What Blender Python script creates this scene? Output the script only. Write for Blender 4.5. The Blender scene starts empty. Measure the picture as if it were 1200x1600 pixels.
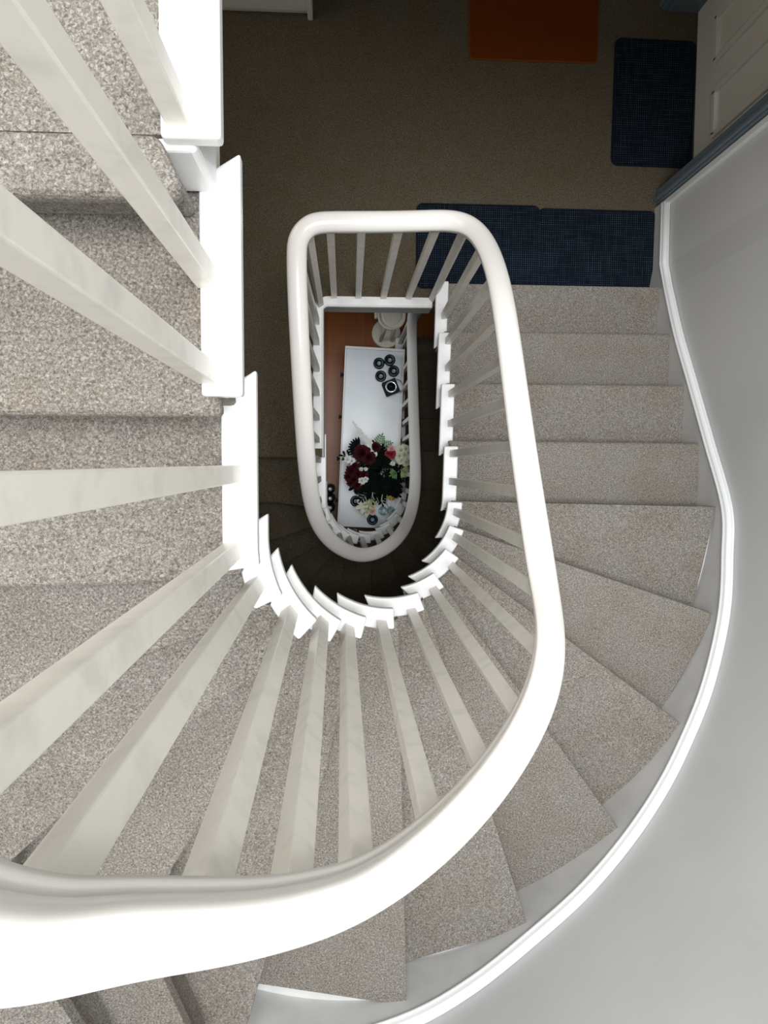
import bpy, bmesh, math, random
from mathutils import Vector, Matrix
random.seed(7)
C = bpy.context.scene.collection

# ------------------------------------------------------------------ camera
F_PX, NADIR, CAM_Z = 1110.0, (541.0, 724.0), 3.4
sc = bpy.context.scene
dn = Vector((NADIR[0] - 600, 800 - NADIR[1], -F_PX)).normalized()
zc = -dn
yc = Vector((0, 1, 0)); yc = (yc - yc.dot(zc) * zc).normalized()
xc = yc.cross(zc)
cam = bpy.data.cameras.new('camera'); cam.sensor_fit = 'HORIZONTAL'
cam.sensor_width = 36; cam.lens = F_PX / 1200 * 36; cam.clip_start = 0.01
camo = bpy.data.objects.new('camera', cam); C.objects.link(camo)
camo.matrix_world = Matrix((xc, yc, zc)).to_4x4()
camo.location = (0, 0, CAM_Z)
sc.camera = camo

# ------------------------------------------------------------------ world, lights, exposure
w = bpy.data.worlds.new('world'); sc.world = w; w.use_nodes = True
w.node_tree.nodes['Background'].inputs[0].default_value = (0.75, 0.85, 1, 1)
w.node_tree.nodes['Background'].inputs[1].default_value = 0.3
sc.view_settings.view_transform = 'Standard'; sc.view_settings.look = 'None'
sc.view_settings.exposure = 0.0; sc.view_settings.gamma = 1.0
sc.view_settings.use_curve_mapping = False

def area(name, loc, target, sx, sy, power, col=(1, 1, 1)):
    l = bpy.data.lights.new(name, 'AREA'); l.shape = 'RECTANGLE'; l.size = sx; l.size_y = sy
    l.energy = power; l.color = col
    o = bpy.data.objects.new(name, l); C.objects.link(o); o.location = loc
    d = Vector(target) - Vector(loc)
    o.rotation_euler = d.to_track_quat('-Z', 'Y').to_euler()
    return o
sky = area('skylight', (0.2, 0.0, 5.9), (0.2, 0.0, 0), 1.6, 1.6, 57, (0.97, 0.985, 1.0)); sky.data.spread = math.radians(80)
area('stair_fill_light', (-0.6, 2.4, 4.2), (1.1, -0.5, 1.7), 1.2, 1.5, 56, (1.0, 0.985, 0.95))  # added fill, no window built here; brightens spindles and right wall
area('landing_fill_light', (-1.1, 1.7, 1.4), (1.6, 1.5, 0.5), 0.8, 0.9, 6.0, (1.0, 0.91, 0.76))  # added fill from the left, no window built; lifts the door
area('hall_fill_light', (-1.1, 0.7, -1.0), (0.2, 0.4, -1.8), 0.7, 0.7, 8, (0.90, 0.94, 1.0))  # added supplementary light for sideboard and hall, no window built

# ------------------------------------------------------------------ materials
def M(name, col, rough=0.5, spec=0.5, metal=0.0, noise=None, bump=None, alpha=None, trans=0.0, coat=0.0):
    """noise=(scale, colour2, lo, hi); bump=(scale, strength)"""
    m = bpy.data.materials.new(name); m.use_nodes = True
    nt = m.node_tree; b = nt.nodes['Principled BSDF']
    b.inputs['Base Color'].default_value = (*col, 1); b.inputs['Roughness'].default_value = rough
    b.inputs['Specular IOR Level'].default_value = spec; b.inputs['Metallic'].default_value = metal
    b.inputs['Transmission Weight'].default_value = trans
    b.inputs['Coat Weight'].default_value = coat
    tc = nt.nodes.new('ShaderNodeTexCoord')
    geo = nt.nodes.new('ShaderNodeNewGeometry')
    if noise:
        n = nt.nodes.new('ShaderNodeTexNoise'); n.inputs['Scale'].default_value = noise[0]; n.inputs['Detail'].default_value = 4
        r = nt.nodes.new('ShaderNodeValToRGB')
        r.color_ramp.elements[0].position = noise[2]; r.color_ramp.elements[0].color = (*col, 1)
        r.color_ramp.elements[1].position = noise[3]; r.color_ramp.elements[1].color = (*noise[1], 1)
        nt.links.new(geo.outputs['Position'], n.inputs['Vector']); nt.links.new(n.outputs['Fac'], r.inputs['Fac'])
        nt.links.new(r.outputs['Color'], b.inputs['Base Color'])
    if bump:
        n = nt.nodes.new('ShaderNodeTexNoise'); n.inputs['Scale'].default_value = bump[0]; n.inputs['Detail'].default_value = 5
        bp = nt.nodes.new('ShaderNodeBump'); bp.inputs['Strength'].default_value = bump[1]; bp.inputs['Distance'].default_value = 0.004
        nt.links.new(geo.outputs['Position'], n.inputs['Vector']); nt.links.new(n.outputs['Fac'], bp.inputs['Height'])
        nt.links.new(bp.outputs['Normal'], b.inputs['Normal'])
    return m

def carpet_mat(name, dark, mid, light, tint):
    m = bpy.data.materials.new(name); m.use_nodes = True
    nt = m.node_tree; N = nt.nodes; L = nt.links; b = N['Principled BSDF']
    b.inputs['Roughness'].default_value = 0.95; b.inputs['Specular IOR Level'].default_value = 0.1
    b.inputs['Sheen Weight'].default_value = 0.08; b.inputs['Sheen Roughness'].default_value = 0.6
    geo = N.new('ShaderNodeNewGeometry')
    a = N.new('ShaderNodeTexNoise'); a.inputs['Scale'].default_value = 250; a.inputs['Detail'].default_value = 4; a.inputs['Roughness'].default_value = 0.72; a.inputs['Distortion'].default_value = 0.8
    r = N.new('ShaderNodeValToRGB'); e = r.color_ramp.elements
    e[0].position = 0.33; e[0].color = (*dark, 1); e[1].position = 0.67; e[1].color = (*light, 1)
    k = r.color_ramp.elements.new(0.5); k.color = (*mid, 1)
    big = N.new('ShaderNodeTexNoise'); big.inputs['Scale'].default_value = 7; big.inputs['Detail'].default_value = 3
    r2 = N.new('ShaderNodeValToRGB'); r2.color_ramp.elements[0].position = 0.4; r2.color_ramp.elements[0].color = (0, 0, 0, 1)
    r2.color_ramp.elements[1].position = 0.72; r2.color_ramp.elements[1].color = (0.6, 0.6, 0.6, 1)
    mx = N.new('ShaderNodeMixRGB'); mx.blend_type = 'MULTIPLY'; mx.inputs[2].default_value = (*tint, 1)
    for n in (a, big): L.new(geo.outputs['Position'], n.inputs['Vector'])
    L.new(a.outputs['Fac'], r.inputs['Fac']); L.new(big.outputs['Fac'], r2.inputs['Fac'])
    L.new(r2.outputs['Color'], mx.inputs[0]); L.new(r.outputs['Color'], mx.inputs[1]); L.new(mx.outputs['Color'], b.inputs['Base Color'])
    bp = N.new('ShaderNodeBump'); bp.inputs['Strength'].default_value = 0.7; bp.inputs['Distance'].default_value = 0.004
    L.new(a.outputs['Fac'], bp.inputs['Height']); L.new(bp.outputs['Normal'], b.inputs['Normal'])
    return m

def weave_mat(name, base, fleck, scale=115):
    m = bpy.data.materials.new(name); m.use_nodes = True
    nt = m.node_tree; N = nt.nodes; L = nt.links; b = N['Principled BSDF']
    b.inputs['Roughness'].default_value = 0.9; b.inputs['Specular IOR Level'].default_value = 0.15
    geo = N.new('ShaderNodeNewGeometry'); sep = N.new('ShaderNodeSeparateXYZ'); L.new(geo.outputs['Position'], sep.inputs[0])
    def wv(ax):
        mu = N.new('ShaderNodeMath'); mu.operation = 'MULTIPLY'; mu.inputs[1].default_value = 620
        s = N.new('ShaderNodeMath'); s.operation = 'SINE'; L.new(sep.outputs[ax], mu.inputs[0]); L.new(mu.outputs[0], s.inputs[0])
        g = N.new('ShaderNodeMath'); g.operation = 'MAXIMUM'; g.inputs[1].default_value = 0; L.new(s.outputs[0], g.inputs[0]); return g
    p = N.new('ShaderNodeMath'); p.operation = 'MULTIPLY'; L.new(wv(0).outputs[0], p.inputs[0]); L.new(wv(1).outputs[0], p.inputs[1])
    def streak(sc3, lo):
        mp = N.new('ShaderNodeMapping'); mp.inputs['Scale'].default_value = sc3
        n = N.new('ShaderNodeTexNoise'); n.inputs['Scale'].default_value = 1; n.inputs['Detail'].default_value = 2
        L.new(geo.outputs['Position'], mp.inputs[0]); L.new(mp.outputs[0], n.inputs['Vector'])
        r = N.new('ShaderNodeMapRange'); r.inputs[1].default_value = lo; r.inputs[2].default_value = lo + 0.3; L.new(n.outputs['Fac'], r.inputs[0]); return r
    a = streak((9, 160, 1), 0.42); c = streak((160, 9, 1), 0.42)
    ad = N.new('ShaderNodeMath'); ad.operation = 'ADD'; L.new(a.outputs[0], ad.inputs[0]); L.new(c.outputs[0], ad.inputs[1])
    q = N.new('ShaderNodeMath'); q.operation = 'MULTIPLY'; q.use_clamp = True; L.new(ad.outputs[0], q.inputs[0]); L.new(p.outputs[0], q.inputs[1])
    mx = N.new('ShaderNodeMixRGB'); mx.inputs[1].default_value = (*base, 1); mx.inputs[2].default_value = (*fleck, 1)
    L.new(q.outputs[0], mx.inputs[0]); L.new(mx.outputs[0], b.inputs['Base Color'])
    bp = N.new('ShaderNodeBump'); bp.inputs['Strength'].default_value = 0.5; bp.inputs['Distance'].default_value = 0.003
    L.new(p.outputs[0], bp.inputs['Height']); L.new(bp.outputs['Normal'], b.inputs['Normal'])
    return m

def wood_floor_mat():
    m = bpy.data.materials.new('orange_wood_boards'); m.use_nodes = True
    nt = m.node_tree; N = nt.nodes; L = nt.links; b = N['Principled BSDF']
    b.inputs['Roughness'].default_value = 0.38
    geo = N.new('ShaderNodeNewGeometry')
    br = N.new('ShaderNodeTexBrick'); br.inputs['Scale'].default_value = 1.0
    br.inputs['Brick Width'].default_value = 0.9; br.inputs['Row Height'].default_value = 0.16; br.inputs['Mortar Size'].default_value = 0.0015
    br.inputs['Color1'].default_value = (0.36, 0.10, 0.006, 1); br.inputs['Color2'].default_value = (0.29, 0.078, 0.005, 1); br.inputs['Mortar'].default_value = (0.12, 0.035, 0.008, 1)
    n = N.new('ShaderNodeTexNoise'); n.inputs['Scale'].default_value = 1; n.inputs['Detail'].default_value = 6
    mp = N.new('ShaderNodeMapping'); mp.inputs['Scale'].default_value = (60, 6, 1)
    rt = N.new('ShaderNodeMapping'); rt.inputs['Rotation'].default_value = (0, 0, math.pi/2); L.new(geo.outputs['Position'], rt.inputs[0])
    L.new(geo.outputs['Position'], mp.inputs[0]); L.new(mp.outputs[0], n.inputs['Vector']); L.new(rt.outputs[0], br.inputs['Vector'])
    mx = N.new('ShaderNodeMixRGB'); mx.blend_type = 'MULTIPLY'; mx.inputs[0].default_value = 0.5
    L.new(br.outputs['Color'], mx.inputs[1]); L.new(n.outputs['Fac'], mx.inputs[2]); L.new(mx.outputs[0], b.inputs['Base Color'])
    return m

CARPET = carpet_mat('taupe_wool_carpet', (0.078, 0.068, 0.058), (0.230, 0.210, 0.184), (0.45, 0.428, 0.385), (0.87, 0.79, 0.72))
LCARPET = carpet_mat('brown_landing_shaded_stair_carpet', (0.030, 0.023, 0.014), (0.105, 0.088, 0.060), (0.215, 0.183, 0.13), (0.95, 0.8, 0.62))
WHITE = M('white_gloss_paint', (0.86, 0.865, 0.86), 0.3, 0.5, noise=(30, (0.80, 0.805, 0.79), 0.55, 0.8), bump=(22, 0.12))
CREAM = M('cream_satin_paint', (0.87, 0.835, 0.76), 0.34, 0.5, noise=(26, (0.72, 0.70, 0.64), 0.5, 0.8), bump=(30, 0.1))
RAILM = M('white_handrail_paint', (0.90, 0.868, 0.825), 0.25, 0.5, bump=(14, 0.08))
WALLM = M('pale_grey_emulsion', (0.70, 0.705, 0.70), 0.6, 0.3, noise=(2.2, (0.65, 0.655, 0.65), 0.4, 0.7), bump=(9, 0.15))
LWALL = M('shaded_hall_wall', (0.12, 0.115, 0.105), 0.8, 0.2)  # shade of the hall below the landing put into the wall colour
SKIRT = M('grey_white_string_paint', (0.68, 0.68, 0.67), 0.4, 0.5, noise=(12, (0.60, 0.60, 0.59), 0.4, 0.8))
TRIMW = M('white_moulding_paint', (0.88, 0.89, 0.89), 0.25, 0.5)
BLUEG = M('blue_grey_paint', (0.14, 0.18, 0.215), 0.4, 0.5)
DOORM = M('warm_white_door_paint', (0.82, 0.80, 0.74), 0.4, 0.5)
CEILM = M('ceiling_paint', (0.75, 0.75, 0.75), 0.8, 0.2)
FASCIA = M('grey_fascia_paint', (0.42, 0.42, 0.39), 0.5, 0.4)
NAVY = weave_mat('navy_woven_mat', (0.003, 0.006, 0.013), (0.085, 0.14, 0.17))
NAVYE = M('navy_mat_binding', (0.004, 0.008, 0.016), 0.85, 0.2)
ORANGE = M('rust_orange_coir', (0.17, 0.038, 0.004), 0.95, 0.1, noise=(240, (0.10, 0.021, 0.003), 0.35, 0.7), bump=(300, 0.5))
ORANGEE = M('orange_mat_edge', (0.19, 0.05, 0.008), 0.9, 0.1)
WOOD = wood_floor_mat()
BLACKM = M('black_metal', (0.006, 0.006, 0.008), 0.6, 0.2)
SIDEB = M('white_sideboard_lacquer', (0.60, 0.645, 0.67), 0.28, 0.5, noise=(5, (0.56, 0.60, 0.62), 0.4, 0.7))
SIDEW = M('ivory_sideboard_edge', (0.74, 0.74, 0.70), 0.35, 0.5)
IVORY = M('ivory_stool_paint', (0.80, 0.75, 0.62), 0.4, 0.5)
DGLASS = M('dark_navy_glass', (0.003, 0.007, 0.014), 0.3, 0.3)
TEAL = M('teal_candle_wax', (0.10, 0.20, 0.23), 0.35, 0.6)
GLASSC = M('pale_teal_glass', (0.42, 0.60, 0.64), 0.08, 0.6, trans=0.55)
BRASS = M('aged_brass', (0.42, 0.30, 0.15), 0.35, 0.5, metal=1.0)
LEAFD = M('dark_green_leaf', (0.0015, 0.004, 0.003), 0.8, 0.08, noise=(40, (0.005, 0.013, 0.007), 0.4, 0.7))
LEAFG = M('fresh_green_leaf', (0.09, 0.22, 0.05), 0.5, 0.4)
LEAFP = M('pale_green_leaf', (0.36, 0.42, 0.16), 0.5, 0.4)
REDF = M('dark_red_petal', (0.022, 0.001, 0.003), 0.7, 0.2, noise=(80, (0.07, 0.003, 0.006), 0.4, 0.7))
PINKF = M('pink_petal', (0.70, 0.36, 0.36), 0.6, 0.3)
CRIMF = M('crimson_petal', (0.26, 0.016, 0.03), 0.6, 0.3)
CREAMF = M('cream_petal', (0.74, 0.74, 0.58), 0.6, 0.3)
WHITEF = M('white_petal', (0.78, 0.80, 0.76), 0.6, 0.3)
YELLOW = M('lemon_peel', (0.72, 0.46, 0.02), 0.45, 0.4, bump=(200, 0.3))
CHROME = M('bright_cap', (0.75, 0.78, 0.8), 0.2, 0.5, metal=0.6)
DARKW = M('dark_handle_iron', (0.03, 0.03, 0.03), 0.4, 0.5)

# ------------------------------------------------------------------ mesh helpers
def obj(name, bm, mat, parent=None, smooth=False, kind=None, bevel=None):
    bmesh.ops.recalc_face_normals(bm, faces=bm.faces)
    me = bpy.data.meshes.new(name); bm.to_mesh(me); bm.free()
    for m_ in (mat if isinstance(mat, (list, tuple)) else [mat]): me.materials.append(m_)
    if smooth:
        for p in me.polygons: p.use_smooth = True
    o = bpy.data.objects.new(name, me); C.objects.link(o)
    if parent: o.parent = parent
    if kind: o['kind'] = kind
    if bevel:
        b = o.modifiers.new('bevel', 'BEVEL'); b.width = bevel[0]; b.segments = bevel[1]; b.limit_method = 'ANGLE'; b.angle_limit = math.radians(40)
    return o
def empty(name, label, cat, loc=(0, 0, 0), rz=0, group=None):
    o = bpy.data.objects.new(name, None); C.objects.link(o); o.location = loc; o.rotation_euler = (0, 0, rz)
    o['label'] = label; o['category'] = cat
    if group: o['group'] = group
    o.empty_display_size = 0.1
    return o
def tag(o, label, cat, group=None):
    o['label'] = label; o['category'] = cat
    if group: o['group'] = group
    return o
def box(bm, x0, x1, y0, y1, z0, z1, mi=0):
    v = [bm.verts.new(p) for p in ((x0,y0,z0),(x1,y0,z0),(x1,y1,z0),(x0,y1,z0),(x0,y0,z1),(x1,y0,z1),(x1,y1,z1),(x0,y1,z1))]
    for f in ((0,1,2,3),(4,5,6,7),(0,1,5,4),(1,2,6,5),(2,3,7,6),(3,0,4,7)):
        bm.faces.new([v[i] for i in f]).material_index = mi
def prism(bm, poly, z0, z1):
    a = [bm.verts.new((p[0], p[1], z0)) for p in poly]; b = [bm.verts.new((p[0], p[1], z1)) for p in poly]
    n = len(poly)
    bm.faces.new(a); bm.faces.new(b)
    for i in range(n): bm.faces.new((a[i], a[(i+1) % n], b[(i+1) % n], b[i]))
def rrect(x0, x1, y0, y1, r, seg=5):
    out = []
    for cx, cy, a0 in ((x1-r, y1-r, 0), (x0+r, y1-r, 90), (x0+r, y0+r, 180), (x1-r, y0+r, 270)):
        for k in range(seg+1):
            a = math.radians(a0 + 90*k/seg); out.append((cx + r*math.cos(a), cy + r*math.sin(a)))
    return out
def lathe(bm, prof, seg=24, c=(0, 0, 0), mi=0):
    rings = []
    for r, z in prof:
        rings.append([bm.verts.new((c[0] + r*math.cos(2*math.pi*k/seg), c[1] + r*math.sin(2*math.pi*k/seg), c[2] + z)) for k in range(seg)] if r > 1e-6 else [bm.verts.new((c[0], c[1], c[2] + z))])
    for A, B in zip(rings, rings[1:]):
        for k in range(seg):
            j = (k+1) % seg
            if len(A) == 1 and len(B) == 1: continue
            if len(A) == 1: f = bm.faces.new((A[0], B[j], B[k]))
            elif len(B) == 1: f = bm.faces.new((A[k], A[j], B[0]))
            else: f = bm.faces.new((A[k], A[j], B[j], B[k]))
            f.material_index = mi
def catmull(pts, n=8):
    P = [Vector(p) for p in pts]; P = [2*P[0]-P[1]] + P + [2*P[-1]-P[-2]]
    out = []
    for i in range(1, len(P)-2):
        a, b, c, d = P[i-1:i+3]
        for k in range(n):
            t = k/n
            out.append(0.5*((2*b) + (c-a)*t + (2*a-5*b+4*c-d)*t*t + (3*b-a-3*c+d)*t**3))
    out.append(P[-2]); return out
def sweep(bm, path, prof, closed_prof=True, caps=True):
    """profile given as (sideways to the right of travel, up); path is a list of Vectors"""
    rings = []
    for i, p in enumerate(path):
        t = (path[min(i+1, len(path)-1)] - path[max(i-1, 0)])
        h = Vector((t.x, t.y, 0)).normalized(); s = Vector((h.y, -h.x, 0))
        rings.append([bm.verts.new(p + s*a + Vector((0, 0, b))) for a, b in prof])
    n = len(prof)
    for A, B in zip(rings, rings[1:]):
        for k in range(n if closed_prof else n-1): bm.faces.new((A[k], A[(k+1) % n], B[(k+1) % n], B[k]))
    if caps and closed_prof: bm.faces.new(rings[0]); bm.faces.new(rings[-1])
def tube(bm, path, r, seg=8, r1=None):
    path = [Vector(p) for p in path]; rings = []
    for i, p in enumerate(path):
        t = (path[min(i+1, len(path)-1)] - path[max(i-1, 0)]).normalized()
        u = t.cross(Vector((0, 0, 1)));
        if u.length < 1e-3: u = t.cross(Vector((1, 0, 0)))
        u.normalize(); v = t.cross(u)
        rr = r if r1 is None else r + (r1-r)*i/(len(path)-1)
        rings.append([bm.verts.new(p + rr*(math.cos(2*math.pi*k/seg)*u + math.sin(2*math.pi*k/seg)*v)) for k in range(seg)])
    for A, B in zip(rings, rings[1:]):
        for k in range(seg): bm.faces.new((A[k], A[(k+1) % seg], B[(k+1) % seg], B[k]))
    bm.faces.new(rings[0]); bm.faces.new(rings[-1])
def copy_tree(o, parent=None):
    c = o.copy(); C.objects.link(c); c.parent = parent
    for ch in list(o.children): copy_tree(ch, c)
    return c

# ------------------------------------------------------------------ plan of the stairwell (metres)
RISE, DROP, GROUND = 0.15, -2.4, -2.55       # riser height; the lower flight repeats the upper one 16 risers down
WX, WY, WR = 0.119, -0.13, 0.261
W = dict(x=0.119, y=-0.13, r=0.261, r0=0.405, r1=0.380)
W_UP = dict(W); W_LOW = dict(x=0.139, y=-0.19, r=0.238, r0=0.405, r1=0.377)             # centre and radius of the round end of the well
L_STR = 0.95                                 # length of the straight right-hand string
def well(s, off=0.0):
    """point on the well edge, s metres along it from the landing corner, off metres outward"""
    if s <= L_STR: return (W['r0'] + (W['r1']-W['r0'])*s/L_STR + off, 0.82 + (W['y']-WY)*s/L_STR - s)
    a = (s - L_STR)/WR
    if a <= math.pi: return (W['x'] + (W['r']+off)*math.cos(a), W['y'] - (W['r']+off)*math.sin(a))
    return (W['x'] - W['r'] - off, WY + (s - L_STR - math.pi*WR))
def sdeg(d): return L_STR + math.radians(d)*WR
SL = L_STR + math.pi*WR
def sy(y): return SL + (y - WY)
S_FRONT = {1: 0.0, 2: 0.255, 3: 0.491, 4: 0.751, 5: 0.962, 6: sdeg(19.5), 7: sdeg(35.7), 8: sdeg(53.7), 9: sdeg(69.7), 10: sdeg(88), 11: sdeg(105),
           12: sdeg(119.5), 13: sdeg(133), 14: sdeg(154.4), 15: sy(-0.166), 16: sy(0.091), 17: sy(0.367)}
S_TAIL = {1: 0.30, 2: 0.585, 3: 0.789, 4: sdeg(13), 5: sdeg(35), 6: sdeg(55.8), 7: sdeg(70.8), 8: sdeg(79), 9: sdeg(105), 10: sdeg(123.7), 11: sdeg(139),
          12: sdeg(158.2), 13: sdeg(171), 14: sy(-0.091), 15: sy(0.147), 16: sy(0.415), 17: sy(1.0)}
NOSE = {1: [(0.42, .813), (1.449, .811)], 2: [(0.42, .574), (1.431, .573)], 3: [(0.41, .334), (1.432, .333)], 4: [(0.40, .092), (1.428, .087)],
        5: [(0.395, -.140), (1.42, -.161)], 6: [(0.385, -.222), (1.349, -.547)], 7: [(0.358, -.302), (1.172, -.906)], 8: [(0.293, -.365), (.902, -1.205)],
        9: [(0.225, -.395), (.554, -1.412)], 10: [(0.14, -.42), (.170, -1.528)], 11: [(0.043, -.41), (.022, -.456), (-.05, -.767), (-.206, -1.269), (-.256, -1.45)],
        12: [(-0.025, -.385), (-.096, -.525), (-.218, -.673), (-.34, -.835), (-.403, -.935), (-.432, -1.06), (-.425, -1.2), (-.394, -1.274), (-.35, -1.38), (-.335, -1.44)],
        13: [(-0.08, -.345), (-.12, -.386), (-.361, -.562), (-.575, -.716), (-.69, -.82), (-.72, -.93), (-.68, -1.05), (-.595, -1.141), (-.53, -1.26), (-.50, -1.36)],
        14: [(-0.14, -.262), (-.166, -.275), (-.427, -.372), (-.629, -.451), (-1.13, -.65)],
        15: [(-0.165, -.18), (-.35, -.197), (-1.17, -.215)], 16: [(-0.17, .064), (-1.17, .064)], 17: [(-0.188, .306), (-1.17, .304)]}
# wall foot, following the pitch of the stairs: (x, y, z of the moulding)
MOULD = [(1.478, 1.215, .075), (1.474, .93, .085), (1.452, .80, .185), (1.436, .565, .335), (1.434, .329, .485), (1.431, .086, .64), (1.429, -.159, .79),
         (1.405, -.335, .85), (1.368, -.496, .915), (1.318, -.632, .97), (1.245, -.778, 1.035), (1.162, -.910, 1.09), (1.05, -1.05, 1.16), (.906, -1.182, 1.24), (.735, -1.305, 1.32),
         (.549, -1.408, 1.39), (.36, -1.485, 1.47), (.175, -1.523, 1.545), (-.05, -1.525, 1.62), (-.25, -1.485, 1.695), (-.5, -1.39, 1.81), (-.72, -1.21, 1.93), (-.93, -.98, 2.05), (-1.07, -.75, 2.14), (-1.155, -.5, 2.22),
         (-1.185, -.22, 2.30), (-1.185, .06, 2.44), (-1.185, .30, 2.59), (-1.185, .42, 2.64), (-1.185, 2.5, 2.64)]
def offset_path(pts, d):
    out = []
    for i, p in enumerate(pts):
        a = pts[max(i-1, 0)]; b = pts[min(i+1, len(pts)-1)]
        t = Vector((b[0]-a[0], b[1]-a[1])).normalized()
        out.append((p[0] - t.y*d, p[1] + t.x*d))   # left of travel = outward from the stairs
    return out
wall_foot = MOULD[2:26]
def wall_arc(p, q, off=0.012):
    """points of the wall foot between p and q (for the painted tread boards)"""
    pts = offset_path([(m[0], m[1]) for m in MOULD[1:28]], off)
    dense = [tuple(v[:2]) for v in catmull([(a, b, 0) for a, b in pts], 6)]
    ip = min(range(len(dense)), key=lambda i: (dense[i][0]-p[0])**2 + (dense[i][1]-p[1])**2)
    iq = min(range(len(dense)), key=lambda i: (dense[i][0]-q[0])**2 + (dense[i][1]-q[1])**2)
    return dense[ip:iq+1] if iq > ip else [dense[ip]]
def shift(poly, d):
    """move a nosing line d metres towards the upper step"""
    out = []
    for i, p in enumerate(poly):
        a = poly[max(i-1, 0)]; b = poly[min(i+1, len(poly)-1)]
        t = Vector((b[0]-a[0], b[1]-a[1])).normalized()
        out.append((p[0] + t.y*d, p[1] - t.x*d))
    return out

# ------------------------------------------------------------------ the setting
def slab(name, rects, z0, z1, mat):
    bm = bmesh.new()
    for r in rects: box(bm, *r, z0, z1)
    return obj(name, bm, mat, kind='structure')
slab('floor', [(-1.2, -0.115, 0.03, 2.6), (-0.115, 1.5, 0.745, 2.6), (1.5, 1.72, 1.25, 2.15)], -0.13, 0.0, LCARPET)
slab('floor', [(-1.35, 1.65, -1.75, 2.75)], GROUND - 0.1, GROUND, WOOD)
slab('floor', [(-1.2, -0.205, 0.374, 2.6), (-0.205, 1.47, 0.86, 2.6)], 17*RISE - 0.14, 17*RISE - 0.002, CARPET)
# white nosing and fascia around the well at the landing
bm = bmesh.new()
path = [Vector((-0.135, 0.07, 0)), Vector((-0.135, 0.70, 0))] + [Vector((-0.135 + 0.05*(1-math.cos(a)), 0.71 + 0.05*math.sin(a), 0)) for a in (0.2, 0.6, 1.0, 1.4)] + [Vector((-0.07, 0.76, 0)), Vector((0.405, 0.76, 0))]
sweep(bm, path, [(-0.02, 0.0), (-0.02, 0.008), (0.018, 0.010), (0.026, 0.004), (0.026, -0.018), (0.018, -0.022), (-0.005, -0.022), (-0.005, 0)])
obj('trim_1', bm, WHITE, kind='structure')
bm = bmesh.new()
box(bm, -0.115, -0.106, 0.03, 0.745, -0.13, -0.004); box(bm, -0.115, 0.405, 0.736, 0.745, -0.13, -0.004)
obj('trim_2', bm, FASCIA, kind='structure')

# walls
def wall_ribbon(bm, pts, z0, z1, th=0.10):
    outer = offset_path(pts, th)
    prev = None
    for a, b in zip(pts, outer):
        v = [bm.verts.new((a[0], a[1], z0)), bm.verts.new((a[0], a[1], z1)), bm.verts.new((b[0], b[1], z1)), bm.verts.new((b[0], b[1], z0))]
        if prev:
            for k in range(4): bm.faces.new((prev[k], prev[(k+1) % 4], v[(k+1) % 4], v[k]))
        else: bm.faces.new(v)
        prev = v
    bm.faces.new(prev)
WTOP = 6.0
wp = [(m[0], m[1]) for m in MOULD]
wall_pts = [(1.50, 1.215), (1.496, .93), (1.476, .80)] + offset_path(wp, 0.022)[3:25]
dense = [tuple(v[:2]) for v in catmull([(a, b, 0) for a, b in wall_pts[2:]], 5)]
wall_pts = wall_pts[:2] + dense + [(-1.208, -0.2)]
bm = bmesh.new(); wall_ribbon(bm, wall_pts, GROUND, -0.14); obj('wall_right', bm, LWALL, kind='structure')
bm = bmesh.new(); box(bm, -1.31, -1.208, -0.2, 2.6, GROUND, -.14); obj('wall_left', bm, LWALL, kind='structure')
bm = bmesh.new(); wall_ribbon(bm, wall_pts, -0.14, WTOP)
box(bm, 1.50, 1.62, 1.215, 1.245, GROUND, WTOP); box(bm, 1.50, 1.62, 1.245, 2.13, 2.02, WTOP); box(bm, 1.50, 1.62, 1.245, 2.13, GROUND, -0.14)
box(bm, 1.50, 1.62, 2.13, 2.6, GROUND, WTOP)
obj('wall_right', bm, WALLM, kind='structure', smooth=False)
bm = bmesh.new(); box(bm, -1.31, -1.208, -0.2, 2.6, -.14, WTOP); obj('wall_left', bm, WALLM, kind='structure')
bm = bmesh.new(); box(bm, -1.31, 1.62, 2.6, 2.7, GROUND, WTOP); obj('wall_back', bm, WALLM, kind='structure')
bm = bmesh.new()
box(bm, -1.35, -0.75, -1.75, 2.75, WTOP, WTOP+0.1); box(bm, 1.25, 1.72, -1.75, 2.75, WTOP, WTOP+0.1); box(bm, -0.75, 1.25, -1.75, -1.25, WTOP, WTOP+0.1); box(bm, -0.75, 1.25, 0.85, 2.75, WTOP, WTOP+0.1)
obj('ceiling', bm, CEILM, kind='structure')
# the stair string along the wall and its double-bead moulding
foot = [Vector(m) for m in MOULD]
fp = [foot[0], foot[1]] + catmull(foot[2:], 6)
bm = bmesh.new(); sweep(bm, fp, [(0.012, 0.0), (-0.020, 0.0), (-0.020, -0.24), (0.012, -0.24)])
for v in bm.verts:
    if v.co.y > 0.83 and v.co.x > 0 and v.co.z < 0: v.co.z = 0.0
base = obj('baseboard_right', bm, SKIRT, kind='structure', smooth=False)
bm = bmesh.new()
sweep(bm, fp, [(-0.020, 0.004), (-0.020, 0.024), (-0.015, 0.028), (-0.009, 0.026), (-0.006, 0.012), (-0.003, 0.012), (0.000, 0.022), (0.006, 0.023), (0.010, 0.018), (0.010, 0.006), (0.013, 0.005), (0.016, 0.0), (0.013, -0.004), (-0.020, -0.004)])
obj('moulding', bm, TRIMW, base, smooth=True)['label'] = 'white double bead moulding along the top of the stair string'
# lower storey string
fl = [Vector((m[0], m[1], m[2] + DROP)) for m in MOULD[2:27]]
bm = bmesh.new(); sweep(bm, catmull(fl, 5), [(0.012, 0.02), (-0.020, 0.02), (-0.020, -0.22), (0.012, -0.22)])
for v in bm.verts: v.co.z = max(v.co.z, GROUND)
obj('baseboard_right', bm, SKIRT, kind='structure')
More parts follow.
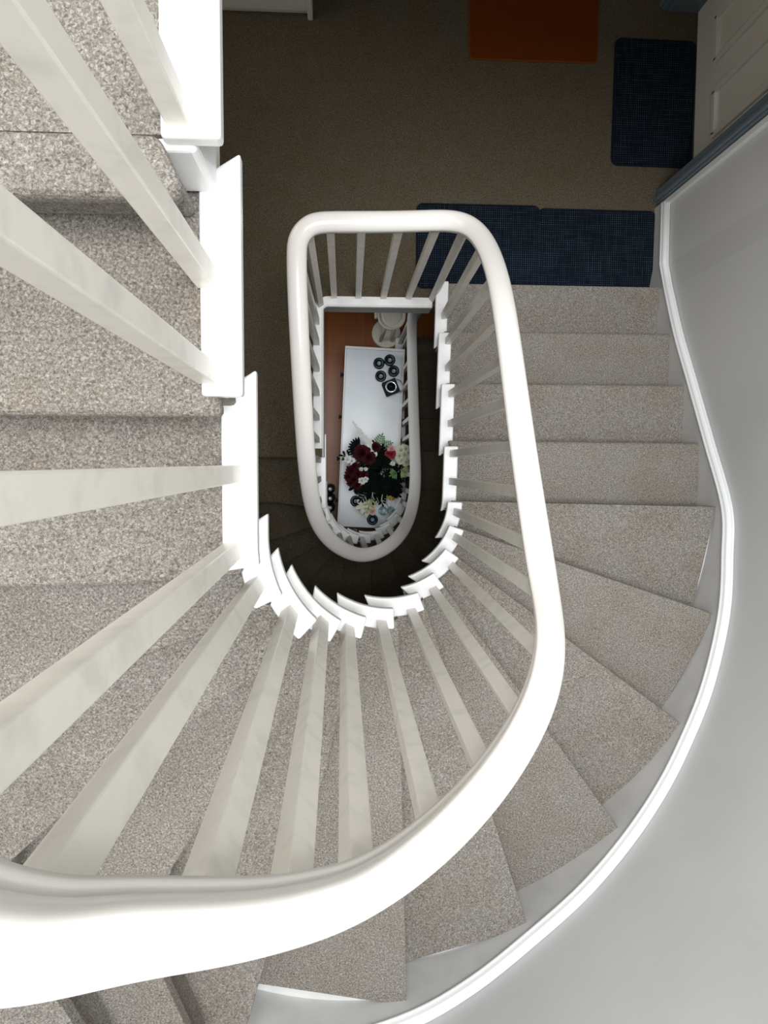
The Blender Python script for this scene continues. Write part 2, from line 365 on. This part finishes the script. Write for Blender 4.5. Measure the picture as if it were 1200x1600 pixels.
# corner bead where the wall ends at the door
bm = bmesh.new(); box(bm, 1.482, 1.512, 1.205, 1.232, 0.0, WTOP-.01); obj('trim_3', bm, TRIMW, kind='structure', bevel=(0.004, 2))

# door with architrave
DX = 1.645
door = None
bm = bmesh.new()
box(bm, DX, DX+0.04, 1.27, 2.115, 0.005, 2.0)
door = obj('door_1', bm, DOORM, kind='structure')
for y0, y1, z0, z1 in ((1.47, 1.66, .20, .82), (1.79, 1.98, .20, .82), (1.47, 1.66, 1.0, 1.86), (1.79, 1.98, 1.0, 1.86)):
    bm = bmesh.new()
    box(bm, DX-0.003, DX+.001, y0+.03, y1-.03, z0+.03, z1-.03)
    for a in ((y0-.012, y0+.012, z0-.012, z1+.012), (y1-.012, y1+.012, z0-.012, z1+.012), (y0, y1, z0-.012, z0+.012), (y0, y1, z1-.012, z1+.012)):
        box(bm, DX-0.014, DX+.001, *a)
    obj('door_panel', bm, DOORM, door, bevel=(0.005, 2))
bm = bmesh.new()
tube(bm, [(DX-.005, 1.395, .86), (DX-.05, 1.395, .86), (DX-.055, 1.41, .86), (DX-.052, 1.46, .865), (DX-.045, 1.52, .86)], 0.009, 8)
lathe(bm, [(0, 0), (.025, 0), (.025, .01), (0, .01)], 16, (DX-.02, 1.395, .855))
obj('door_handle', bm, DARKW, door, smooth=True)['label'] = 'dark curved lever handle'
bm = bmesh.new()
for ya, yb, yc_ in ((1.236, 1.30, 1.262), (2.118, 2.185, 2.15)):
    box(bm, 1.472, 1.50, ya, yb, 0.0, 2.06)
    box(bm, 1.458, 1.474, ya+.008, yc_, 0.0, 2.06)
for ya, yb in ((1.246, 1.272), (2.112, 2.13)):
    box(bm, 1.50, DX+.04, ya, yb, 0.0, 2.02)
box(bm, 1.472, 1.50, 1.236, 2.185, 2.0, 2.07)
obj('door_frame', bm, BLUEG, door, bevel=(0.004, 2))['label'] = 'blue grey architrave and door lining'

# ------------------------------------------------------------------ staircases
def nose(n):
    a = list(NOSE[n])
    if W['x'] < .13 or n < 5: return a
    a[0] = well(S_FRONT[n], 0.03)
    if n in (12, 13): a = [a[0]] + a[2:]
    if n == 14: a = [a[0], a[-1]]
    return a
def make_step(n, dz, parent, board=True):
    z = n*RISE + dz
    a = nose(n)
    b = nose(n+1) if n < 17 else None
    if b is None:
        carpet_poly = [(-0.186, .312), (-.20, .304), (-1.17, .304), (-1.17, .377), (-0.216, .377)]
        brd = [(-.22, .34), (-1.2, .34), (-1.2, .37), (-.22, .37)]
        riser = [(-.20, .33), (-1.17, .33), (-1.17, .365), (-.212, .365)]
    else:
        ins = [well(S_FRONT[n] + (S_FRONT[n+1]-S_FRONT[n])*k/6, 0.045) for k in range(1, 6)]
        bb = [shift(b, 0.045 if n != 16 else 0.085)[0]] + shift(b, 0.075 if n != 16 else 0.085)[1:]
        edge = {13: [(-.70, -1.20), (-.90, -.97), (-1.04, -.77)], 14: [(-1.145, -.45)]}.get(n, [])
        carpet_poly = a + edge + [bb[-1]] + bb[-2::-1] + ins[::-1]
        aa = shift(a, 0.026)
        riser = aa + edge + [bb[-1]] + bb[-2::-1] + ins[::-1]
        arc = wall_arc(a[-1], b[-1])
        bd = shift(a, 0.03)
        brd = bd[:-1] + [(bd[-1][0], bd[-1][1])] + arc + bb[::-1] + ins[::-1]
    bm = bmesh.new(); prism(bm, brd, z-0.05, z-0.014)
    st = obj('step', bm, SKIRT, parent)
    bm = bmesh.new(); prism(bm, carpet_poly, z-0.034, z)
    prism(bm, riser, z-RISE-.002, z-0.03)
    if n == 1 and dz == 0: pass
    cp = obj('stair_carpet', bm, CARPET if W['x'] < .13 else LCARPET, st, bevel=(0.012, 3))  # lower flight takes the darker landing carpet, shade put into its colour
    return st
def make_plate(n, dz, st):
    z = n*RISE + dz
    s0, s1 = S_FRONT[n], S_TAIL[n]
    wd = 0.056
    K = 12
    outer = [well(s0 + (s1-s0)*k/K) for k in range(K+1)]
    nxt = S_FRONT[n+1] if n < 17 else s1
    s_in = max(nxt + 0.004, s1 - 0.035)
    s_in = min(s_in, s1 - 0.012)
    if n == 17: s_in = s1
    inner = [well(s0 + (s_in-s0)*k/K, wd + (0.012 if n == 17 else 0)) for k in range(K+1)]
    bm = bmesh.new(); prism(bm, outer + inner[::-1], z-0.016, z+0.010)
    obj('tread_bracket', bm, WHITE, st, bevel=(0.005, 3))
    # cut string face under the bracket
    bm = bmesh.new()
    o2 = [well(s0 + 0.012 + (s1-s0-0.045)*k/K, 0.032) for k in range(K+1)]
    i2 = [well(s0 + 0.012 + (s1-s0-0.045)*k/K, 0.052) for k in range(K+1)]
    prism(bm, o2 + i2[::-1], z-RISE-0.02, z-0.014)
    obj('cut_string', bm, CREAM, st)
def staircase(name, dz, label, first, last):
    W.update(W_UP if dz == 0 else W_LOW)
    root = empty(name, label, 'staircase', (0, 0, dz))
    for n in range(first, last+1):
        st = make_step(n, 0, root); make_plate(n, 0, st)
    return root
up = staircase('staircase', 0, 'carpeted winding stair rising from the brown landing with the mats, nearer the camera', 1, 17)
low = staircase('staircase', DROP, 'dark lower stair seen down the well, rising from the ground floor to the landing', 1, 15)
# lower flight starts one step further down
bm = bmesh.new(); box(bm, .42, 1.45, .60, 1.014, -.034, 0); box(bm, .42, 1.45, .60, .988, -.15, -.03)
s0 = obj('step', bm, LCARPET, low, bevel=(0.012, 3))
bm = bmesh.new(); box(bm, .395, .455, .75, 1.014, -.016, .010); obj('tread_bracket', bm, WHITE, s0, bevel=(0.005, 3))
bm = bmesh.new(); box(bm, .405, .44, .75, 1.0, -.15, -.016); obj('cut_string', bm, CREAM, s0)
# top bullnose of the lower flight at the landing
bm = bmesh.new(); box(bm, -1.19, -.17, .026, .30, 15*RISE+.116, 15*RISE+.152); box(bm, -1.19, -.17, .052, .12, 15*RISE-.002, 15*RISE+.12)
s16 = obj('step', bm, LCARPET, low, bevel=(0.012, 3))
# white block of string between the last two brackets of the upper flight
bm = bmesh.new(); box(bm, -.222, -.173, .362, .44, 16*RISE+.005, 17*RISE-.012)
obj('string_end', bm, WHITE, up, bevel=(0.008, 3))

# ------------------------------------------------------------------ balustrade
lower_rail = [(.447, 1.03, -1.33), (.43, .985, -1.33), (.418, .83, -1.22), (.406, .483, -.97), (.396, .18, -.76), (.391, .0, -.62), (.384, -.13, -.52), (.356, -.224, -.38), (.32, -.29, -.22), (.28, -.332, -.07), (.235, -.368, .03), (.174, -.401, .13),
              (.115, -.41, .2), (.068, -.41, .26), (.015, -.388, .34), (-.03, -.352, .42), (-.068, -.316, .49), (-.103, -.255, .59), (-.125, -.186, .68), (-.137, -.084, .80), (-.141, .052, .93), (-.147, .263, 1.0),
              (-.154, .45, 1.05), (-.158, .60, 1.07), (-.158, .68, 1.07)]
corner1 = [(-.158 + .085*(1-math.cos(a)), .682 + .085*math.sin(a), 1.07) for a in (0.25, 0.6, 0.95, 1.3)]
top = [(-.06, .768, 1.07), (.12, .769, 1.07), (.26, .772, 1.085), (.33, .768, 1.11)]
upper_rail = [(.375, .745, 1.15), (.405, .70, 1.20), (.421, .63, 1.275), (.425, .54, 1.365), (.425, .465, 1.43), (.425, .384, 1.49), (.425, .202, 1.60), (.425, .039, 1.695), (.424, -.095, 1.79),
              (.416, -.18, 1.88), (.405, -.235, 1.96), (.383, -.283, 2.09), (.362, -.313, 2.18), (.330, -.348, 2.27), (.284, -.383, 2.36), (.203, -.415, 2.49), (.108, -.425, 2.625), (.026, -.404, 2.75),
              (-.017, -.371, 2.825), (-.049, -.343, 2.88), (-.074, -.314, 2.932), (-.095, -.286, 2.975), (-.116, -.255, 3.027), (-.136, -.231, 3.065), (-.151, -.209, 3.098), (-.168, -.165, 3.15), (-.178, -.10, 3.21), (-.181, .03, 3.31), (-.182, .2, 3.43), (-.185, .38, 3.52), (-.185, .7, 3.55), (-.185, .85, 3.55)]
rail_pts = catmull(lower_rail + corner1 + top + upper_rail, 7)
for _ in range(50):
    rail_pts = [rail_pts[0]] + [rail_pts[i]*.5 + (rail_pts[i-1] + rail_pts[i+1])*.25 for i in range(1, len(rail_pts)-1)] + [rail_pts[-1]]
balus = empty('balustrade', 'continuous white painted handrail with square spindles looping around the stairwell', 'railing')
prof = []
for k in range(14):
    a = math.radians(-25 + 230*k/13); prof.append((0.0325*math.cos(a), 0.006 + 0.026*math.sin(a)))
prof += [(-0.027, -0.012), (-0.021, -0.017), (-0.024, -0.022), (-0.024, -0.032), (0.024, -0.032), (0.024, -0.022), (0.021, -0.017), (0.027, -0.012)]
bm = bmesh.new(); sweep(bm, rail_pts, prof)
hr = obj('handrail', bm, RAILM, balus, smooth=True)
def railz(x, y, lo, hi):
    best = min((p for p in rail_pts if lo <= p.z <= hi), key=lambda p: (p.x-x)**2 + (p.y-y)**2)
    i = min(range(len(rail_pts)), key=lambda j: (rail_pts[j]-best).length)
    t = rail_pts[min(i+1, len(rail_pts)-1)] - rail_pts[max(i-1, 0)]
    return best, math.atan2(t.y, t.x)
def spindle(x, y, z0, lo, hi, snap=0.0, w_=0.0135):
    b, ang = railz(x, y, lo, hi)
    xt, yt = x + (b.x-x)*0.8, y + (b.y-y)*0.8
    x0, y0 = x + (b.x-x)*snap, y + (b.y-y)*snap
    bm = bmesh.new(); zt = b.z - 0.02
    ca, sa = math.cos(ang), math.sin(ang)
    v = []
    for (cx, cy, z) in ((x0, y0, z0), (xt, yt, zt)):
        for a, c in ((-1, -1), (1, -1), (1, 1), (-1, 1)):
            v.append(bm.verts.new((cx + w_*(a*ca - c*sa), cy + w_*(a*sa + c*ca), z)))
    for f in ((0,1,2,3), (4,5,6,7), (0,1,5,4), (1,2,6,5), (2,3,7,6), (3,0,4,7)): bm.faces.new([v[i] for i in f])
    obj('baluster', bm, CREAM, balus, bevel=(0.002, 2))
UB = [(0, .405, .775), (1, .441, .664), (2, .440, .527), (2, .439, .412), (3, .434, .287), (3, .432, .166), (4, .420, .039), (4, .418, -.069), (5, .414, -.181), (6, .391, -.262), (7, .356, -.344), (8, .275, -.398),
      (9, .191, -.435), (10, .094, -.434), (11, .003, -.412), (12, -.057, -.360), (13, -.116, -.306), (14, -.165, -.222), (15, -.181, -.139), (15, -.178, -.017), (16, -.189, .121), (16, -.188, .249), (17, -.190, .393), (17, -.190, .60)]
for n, x, y in UB: spindle(x, y, n*RISE + .008, 1.0 if n < 11 else 2.6, 9)
for x, y in [(-.123, .742), (-.057, .782), (.057, .782), (.174, .782), (.292, .782), (-.138, .66), (-.138, .565), (-.138, .442), (-.138, .328), (-.138, .214), (-.138, .109)]:
    spindle(x, y, .006, .9, 1.2)
LB = [(0, .43, .97), (0, .43, .86)] + [(n, min(x, .418), y - (.025 if n > 6 else 0)) for n, x, y in UB[1:14]] + [(11, .01, -.435), (12, -.045, -.40), (13, -.095, -.345), (14, -.125, -.26), (15, -.136, -.179), (15, -.136, -.077), (15, -.136, .015)]
for n, x, y in LB:
    spindle(x, y, n*RISE + DROP + .008, -2, 1.0, snap=0.1)
bm = bmesh.new()
box(bm, .447, .495, .985, 1.033, GROUND, -1.33); 
lathe(bm, [(0, 0), (.033, 0), (.036, .012), (.03, .024), (0, .03)], 20, (.471, 1.009, -1.335))
obj('newel_post', bm, CREAM, balus, bevel=(0.004, 2))

# ------------------------------------------------------------------ mats on the landing
def mat_thing(name, label, x0, x1, y0, y1, rz, m, me, group=None, z=0.0, r=0.03):
    cx, cy = (x0+x1)/2, (y0+y1)/2; hx, hy = (x1-x0)/2, (y1-y0)/2
    root = empty(name, label, 'mat', (cx, cy, z), rz, group)
    bm = bmesh.new(); prism(bm, rrect(-hx+.006, hx-.006, -hy+.006, hy-.006, r), 0.001, 0.009); obj('mat_pile', bm, m, root, bevel=(0.002, 2))
    bm = bmesh.new(); prism(bm, rrect(-hx, hx, -hy, hy, r+.004), 0.0, 0.007); obj('mat_border', bm, me, root, bevel=(0.003, 2))
    return root
mat_thing('floor_mat', 'navy woven mat at the stair top, left one, partly behind the white handrail', .326, .912, .822, 1.213, 0.0, NAVY, NAVYE, z=0.008)
mat_thing('floor_mat', 'navy woven mat at the stair top, right one, against the grey wall', .90, 1.474, .822, 1.204, -0.004, NAVY, NAVYE)
mat_thing('floor_mat', 'navy woven mat lying lengthwise in front of the panelled door', 1.249, 1.64, 1.405, 1.985, -0.012, NAVY, NAVYE)
mat_thing('doormat', 'rust orange coir doormat lying on the brown landing carpet', .565, 1.171, 1.866, 2.266, 0.0, ORANGE, ORANGEE, r=0.02)

# ------------------------------------------------------------------ cabinet at the back of the landing
cab = empty('cabinet', 'white low cabinet with a projecting side panel at the back of the landing', 'cabinet', (-.6, 2.2, 0))
bm = bmesh.new(); box(bm, -.45, .425, -.155, .2, .0, .80); obj('body', bm, DOORM, cab, bevel=(0.003, 2))
bm = bmesh.new(); box(bm, .425, .448, -.185, .2, 0, .83); obj('side_panel', bm, DOORM, cab, bevel=(0.003, 2))
bm = bmesh.new(); box(bm, -.45, .425, -.172, -.155, .045, .79); obj('door', bm, DOORM, cab, bevel=(0.003, 2))
bm = bmesh.new(); box(bm, -.46, .46, -.19, .2, .83, .85); obj('top', bm, DOORM, cab, bevel=(0.003, 2))

# ------------------------------------------------------------------ ground floor: sideboard
TZ = -1.70
sb = empty('sideboard', 'long narrow white sideboard with raised rim at the bottom of the stairwell', 'sideboard', (.175, .18, GROUND), math.radians(-2.6))
sb.location = (.176, .178, GROUND)
HX, HY, H = .208, .636, TZ - GROUND
bm = bmesh.new(); box(bm, -HX, HX, -HY, HY, H-.03, H); obj('top', bm, SIDEB, sb, bevel=(0.003, 2))
bm = bmesh.new()
box(bm, -HX-.004, -HX+.006, -HY, HY, H-.03, H+.004); box(bm, HX-.012, HX+.004, -HY, HY, H-.03, H+.022); box(bm, -HX-.004, HX+.004, HY-.014, HY+.004, H-.03, H+.024); box(bm, -HX, HX, -HY-.004, -HY+.008, H-.03, H+.006)
obj('rim', bm, SIDEW, sb, bevel=(0.003, 2))['label'] = 'ivory raised rim around the top'
bm = bmesh.new(); box(bm, -HX+.02, HX-.025, -HY+.02, HY-.02, .10, H-.03); obj('body', bm, SIDEW, sb, bevel=(0.003, 2))
for k in range(4):
    y0 = -HY+.03 + k*.305
    bm = bmesh.new(); box(bm, -HX+.008, -HX+.021, y0, y0+.295, .42, H-.05); d = obj('drawer', bm, SIDEW, sb, bevel=(0.003, 2))
    bm = bmesh.new()
    tube(bm, [(-HX+.008, y0+.147, H-.15), (-HX-.022, y0+.147, H-.15)], .009, 10); tube(bm, [(-HX-.020, y0+.147, H-.15), (-HX-.03, y0+.147, H-.15)], .016, 12)
    obj('knob', bm, BLACKM, d, smooth=False)['label'] = 'small black knob'
for x in (-HX+.03, HX-.05):
    for y in (-HY+.04, HY-.05):
        bm = bmesh.new(); box(bm, x, x+.03, y, y+.03, 0, .10); obj('leg', bm, SIDEW, sb)

def holder():
    root = empty('candle_holder', '', 'candle holder')
    bm = bmesh.new(); lathe(bm, [(0, 0), (.030, 0), (.036, .006), (.039, .03), (.039, .056), (.036, .060), (.020, .058), (.016, .045), (.0, .042)], 28)
    obj('cup', bm, DGLASS, root, smooth=True)
    bm = bmesh.new(); lathe(bm, [(0, .040), (.015, .040), (.015, .050), (.012, .052), (.007, .049), (0, .049)], 20); c = obj('candle', bm, TEAL, root, smooth=True)
    bm = bmesh.new(); tube(bm, [(0, 0, .047), (.001, 0, .056), (.003, 0, .062)], .0025, 6); obj('wick', bm, WHITEF, c)
    return root
H0 = holder()
for i, (x, y, lb, g) in enumerate([(.230, .703, 'dark round candle holder on the white sideboard, far left of its cluster of four', 0), (.306, .726, 'dark round candle holder on the sideboard, nearest the ivory stool', 0),
                             (.334, .650, 'dark round candle holder on the sideboard beside the raised rim, next to the black lantern', 0), (.243, .614, 'dark round candle holder on the sideboard, lower left of its cluster of four', 0),
                             (.068, -.268, 'small dark candle holder beside the white lily, under the dark red flowers', 1), (.187, -.400, 'dark candle holder near the bottom end of the white sideboard', 1)]):
    o = H0 if i == 0 else copy_tree(H0)
    o.location = (x, y, TZ + .001); o['label'] = lb; o['group'] = 'round candle holders on the white sideboard'
# lantern
lt = empty('lantern', 'square black lantern with a brass ring handle on the white sideboard', 'lantern', (.312, .532, TZ + .001), math.radians(22))
bm = bmesh.new(); box(bm, -.047, .047, -.047, .047, 0, .012); box(bm, -.05, .05, -.05, .05, .10, .112)
for sx in (-1, 1):
    for sy_ in (-1, 1): box(bm, sx*.043-.005, sx*.043+.005, sy_*.043-.005, sy_*.043+.005, .01, .102)
obj('frame', bm, BLACKM, lt, bevel=(0.002, 2))
bm = bmesh.new(); lathe(bm, [(.040, .112), (.040, .120), (.032, .124), (.030, .118), (.030, .112)], 28); obj('collar', bm, CHROME, lt, smooth=True)
bm = bmesh.new(); lathe(bm, [(0, .112), (.029, .112), (.026, .13), (.012, .136), (.010, .15), (0, .152)], 24); obj('chimney', bm, DGLASS, lt, smooth=True)
bm = bmesh.new(); tube(bm, [(.045 + .035*math.sin(a) , -.01 + .045*math.cos(a), .115 + .012*math.sin(a)) for a in [k*math.pi/8 for k in range(9)]], .003, 6); obj('handle', bm, BRASS, lt, smooth=True)
# stool
stl = empty('stool', 'round ivory stool with a disc base standing beyond the sideboard', 'stool', (.330, 1.070, GROUND))
bm = bmesh.new(); lathe(bm, [(0, .0), (.117, .0), (.120, .008), (.117, .024), (.10, .028), (0, .028)], 40); obj('base', bm, IVORY, stl, smooth=False, bevel=(0.003, 2))
SH = .74
bm = bmesh.new(); lathe(bm, [(0, SH-.03), (.098, SH-.03), (.104, SH-.02), (.104, SH-.006), (.098, SH), (.088, SH-.002), (.084, SH-.008), (.070, SH-.008), (.066, SH-.003), (0, SH-.002)], 40); obj('seat', bm, IVORY, stl)
for k in range(3):
    a = math.radians((232, 308, 90)[k]); bm = bmesh.new()
    tube(bm, [(.075*math.cos(a), .075*math.sin(a), .026), (.05*math.cos(a), .05*math.sin(a), SH-.03)], .017, 12, r1=.013); obj('leg', bm, IVORY, stl, smooth=True)
bm = bmesh.new(); box(bm, -.125, -.106, -.02, .07, SH-.05, SH-.012); obj('side_tab', bm, IVORY, stl, bevel=(0.003, 2))

# bottles beside the sideboard
for i, (y, lb) in enumerate([(-.205, 'dark bottle left of the sideboard, furthest from the stair end of its row of three'), (-.280, 'dark bottle left of the sideboard, middle one of its row of three'), (-.355, 'dark bottle left of the sideboard, nearest the curved stair end')]):
    b = empty('bottle', lb, 'bottle', (-.128, y, GROUND), 0, 'dark bottles standing beside the sideboard')
    bm = bmesh.new(); lathe(bm, [(0, 0), (.036, 0), (.037, .01), (.037, .19), (.034, .21), (.018, .235), (.015, .25), (.015, .29), (0, .29)], 24); obj('glass', bm, DGLASS, b, smooth=True)
    bm = bmesh.new(); lathe(bm, [(0, .291), (.0155, .291), (.0165, .295), (.0155, .302), (0, .304)], 16); obj('highlight_cap', bm, CHROME, b, smooth=True)  # bright cap stands in for the white highlight on the bottle top

# teal glasses and lemon on the sideboard
for x, y, r, h, lb in [(.262, -.335, .030, .12, 'tall teal glass tumbler on the sideboard under the bouquet, next to the dark candle holder'), (.318, -.33, .024, .15, 'slim teal glass on the sideboard near the curved stair end, right of the tumbler'), (.085, -.19, .034, .07, 'short pale glass on the sideboard beside the dark red flowers')]:
    bm = bmesh.new(); lathe(bm, [(0, 0), (r*.9, 0), (r, .01), (r, h), (r-.003, h), (r-.005, .012), (0, .012)], 24)
    g = obj('glass_tumbler', bm, GLASSC, smooth=True); g.location = (x, y, TZ + .001); tag(g, lb, 'glass')
bm = bmesh.new(); lathe(bm, [(0, 0), (.012, .002), (.024, .012), (.030, .032), (.025, .052), (.012, .064), (.005, .070), (0, .071)], 20)
lm = obj('lemon', bm, YELLOW, smooth=True); lm.location = (.325, -.235, TZ + .001); tag(lm, 'yellow lemon on the white sideboard beside the teal glasses', 'lemon')

# ------------------------------------------------------------------ bouquet
VB = (.20, -.02)
bq = empty('bouquet', 'large mixed bouquet of dark red, cream and white flowers in a vase on the sideboard', 'bouquet', (VB[0], VB[1], TZ + .001))
bm = bmesh.new(); lathe(bm, [(0, 0), (.05, 0), (.056, .01), (.060, .12), (.05, .20), (.056, .23), (.050, .23), (.045, .2), (.054, .12), (.05, .015), (0, .012)], 28); obj('vase', bm, DGLASS, bq, smooth=True)
def petal(bm, base, direc, up, L, Wd, curl=0.3, mi=0):
    d = Vector(direc).normalized(); s = d.cross(Vector(up)).normalized(); u = s.cross(d).normalized()
    b0 = Vector(base); rows = []
    for t, wf in ((0, .25), (.35, .85), (.7, 1.0), (.92, .6), (1.0, .12)):
        c = b0 + d*(L*t) - u*(curl*L*t*t)
        rows.append([bm.verts.new(c - s*Wd*wf*.5 + u*.15*Wd*wf), bm.verts.new(c), bm.verts.new(c + s*Wd*wf*.5 + u*.15*Wd*wf)])
    for A, B in zip(rows, rows[1:]):
        bm.faces.new((A[0], A[1], B[1], B[0])).material_index = mi; bm.faces.new((A[1], A[2], B[2], B[1])).material_index = mi
def bloom(name, c, r, m, layers=4, n=9, label=None, wide=.75, up=(0, 0, 1)):
    bm = bmesh.new(); rnd = random.Random(int(c[0]*9999) + int(c[1]*777))
    for l in range(layers):
        el = math.radians(8 + 72*l/max(1, layers-1)); k = max(4, n - l)
        for j in range(k):
            a = 2*math.pi*(j + .5*l + rnd.uniform(-.15, .15))/k
            d = (math.cos(a)*math.cos(el), math.sin(a)*math.cos(el), math.sin(el))
            petal(bm, (c[0] + .12*r*d[0], c[1] + .12*r*d[1], c[2] + .02*l), d, (0, 0, 1) if el < 1.2 else (math.cos(a), math.sin(a), .2), r*(1 - .14*l)*rnd.uniform(.85, 1.1), r*wide, .25)
    tube(bm, [(c[0], c[1], c[2]), (c[0]*.4, c[1]*.4, .2)], .003, 5)
    o = obj(name, bm, m, bq, smooth=True)
    if label: o['label'] = label
    return o
def leafspray(c, d, L, n, Wd, m, name='leaf_spray', label=None):
    bm = bmesh.new(); d = Vector(d).normalized(); c = Vector(c); sd = d.cross(Vector((0, 0, 1))).normalized()
    tube(bm, [tuple(c), tuple(c + d*L)], .0025, 5)
    for k in range(n):
        t = (k + .6)/n; p = c + d*L*t
        for s in (-1, 1): petal(bm, p, d*.55 + sd*s, (0, 0, 1), Wd*(1.15 - .6*t)*1.6, Wd*.42, .15)
    petal(bm, c + d*L*.95, d, (0, 0, 1), Wd, Wd*.4, .1)
    o = obj(name, bm, m, bq, smooth=True)
    if label: o['label'] = label
    return o
FZ = .50
# dense dark foliage heart
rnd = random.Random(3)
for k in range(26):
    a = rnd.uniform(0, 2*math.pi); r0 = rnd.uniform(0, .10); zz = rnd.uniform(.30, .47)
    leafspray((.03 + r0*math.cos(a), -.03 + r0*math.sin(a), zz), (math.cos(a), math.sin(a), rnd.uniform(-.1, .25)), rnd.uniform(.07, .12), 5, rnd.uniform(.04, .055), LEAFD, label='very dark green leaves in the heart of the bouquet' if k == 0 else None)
# palm fan of dark fingers, upper left
for k in range(9):
    a = math.radians(95 + 15*k)
    bm = bmesh.new(); petal(bm, (-.115, .115, FZ), (math.cos(a), math.sin(a), .1), (0, 0, 1), .075, .018, .1); tube(bm, [(-.115, .115, FZ), (0, 0, .2)], .002, 5)
    obj('fan_leaf', bm, LEAFD, bq, smooth=True)
# white spike pointing to the upper left
bm = bmesh.new(); p0, p1 = Vector((-.03, .10, FZ)), Vector((-.160, .290, FZ+.02)); tube(bm, [tuple(p0*.2), tuple(p0), tuple(p1)], .003, 5)
for k in range(22):
    t = k/21; p = p0.lerp(p1, t); rr = .030*(1-t) + .006
    for j in range(3):
        a = rnd.uniform(0, 6.28); petal(bm, p, (math.cos(a), math.sin(a), .5), (0, 0, 1), rr*1.2, rr*.9, .2)
obj('flower_spike', bm, WHITEF, bq, smooth=True)['label'] = 'white flower spike pointing away from the bouquet'
# dark red blooms
bloom('red_bloom', (-.10, .085, FZ+.02), .055, REDF, 5, 13, 'dark red bloom')
bloom('red_bloom', (-.055, .06, FZ), .045, REDF, 5, 12)
bloom('red_bloom', (-.01, .125, FZ), .034, REDF, 4, 10)
for x, y, r in [(-.165, -.03, .040), (-.185, -.065, .032), (-.150, -.085, .036), (-.125, -.045, .040), (-.17, -.105, .026), (-.13, -.12, .030), (-.09, -.05, .034), (-.145, .0, .030)]:
    bloom('red_bloom', (x, y, FZ), r, REDF, 4, 11, wide=.5)
bloom('carnation', (.088, .080, FZ+.03), .030, CRIMF, 5, 11, 'crimson carnation')
bloom('carnation', (.088, .112, FZ+.03), .024, PINKF, 4, 9, 'pink carnation')
bloom('carnation', (.068, .085, FZ+.02), .020, CRIMF, 4, 9)
for x, y, r in [(.150, .105, .032), (.170, .075, .034), (.140, .068, .030), (.180, .115, .028), (.155, .04, .026), (.185, .03, .026)]:
    bloom('cream_bloom', (x, y, FZ), r, CREAMF, 4, 9, wide=.9, label='cream white bloom')
for x, y, r in [(-.19, .045, .026), (-.165, .035, .024), (-.100, -.09, .028), (-.078, -.082, .022), (-.105, -.02, .016), (-.075, -.018, .014), (.10, .02, .016)]:
    bloom('white_bloom', (x, y, FZ+.01), r, WHITEF, 3, 7, wide=.7, label='small white bloom')
# cream lilies low on the near end
for x, y, z_ in [(-.085, -.262, .36), (-.055, -.285, .34)]:
    bm = bmesh.new()
    for j in range(6):
        a = 2*math.pi*j/6 + .3; petal(bm, (x, y, z_), (math.cos(a), math.sin(a), .35), (0, 0, 1), .055, .030, .35)
    tube(bm, [(x, y, z_), (0, -.05, .25)], .003, 5); obj('lily', bm, CREAMF, bq, smooth=True)['label'] = 'open cream lily'
leafspray((.15, -.02, FZ), (.6, -.3, .1), .05, 4, .03, LEAFP); leafspray((.13, -.035, FZ+.01), (-.4, -.2, .1), .04, 3, .026, LEAFG)
leafspray((.005, .14, FZ+.01), (.4, 1, .2), .06, 4, .026, LEAFG, label='fresh green leaf sprig'); leafspray((.04, .13, FZ), (1, .4, .1), .05, 4, .022, LEAFG)
leafspray((-.16, .04, FZ), (-1, .25, .1), .07, 5, .020, LEAFP); leafspray((-.13, .06, FZ), (-1, .1, .1), .09, 3, .035, LEAFD)
leafspray((-.03, -.20, .40), (-.3, -1, .1), .09, 3, .032, LEAFP, label='yellow green leaf near the lilies'); leafspray((-.05, -.16, .42), (-.8, -.9, .0), .08, 4, .03, LEAFD)
leafspray((.02, -.15, .42), (.2, -1, .1), .09, 5, .035, LEAFD); leafspray((.08, -.12, .42), (.7, -.7, .1), .09, 5, .035, LEAFD); leafspray((.12, -.06, .42), (1, -.3, .1), .08, 5, .03, LEAFD)
bloom('carnation', (-.025, -.30, .34), .022, PINKF, 3, 7)
for k in range(5):
    x, y = (-.02 + .03*k, -.14 - .015*k)
    bm = bmesh.new(); tube(bm, [(x, y, .44), (x - .01, y - .05, .46), (x + .005, y - .08, .45)], .003, 6); obj('stem', bm, LEAFP if k % 2 else WHITEF, bq, smooth=True)
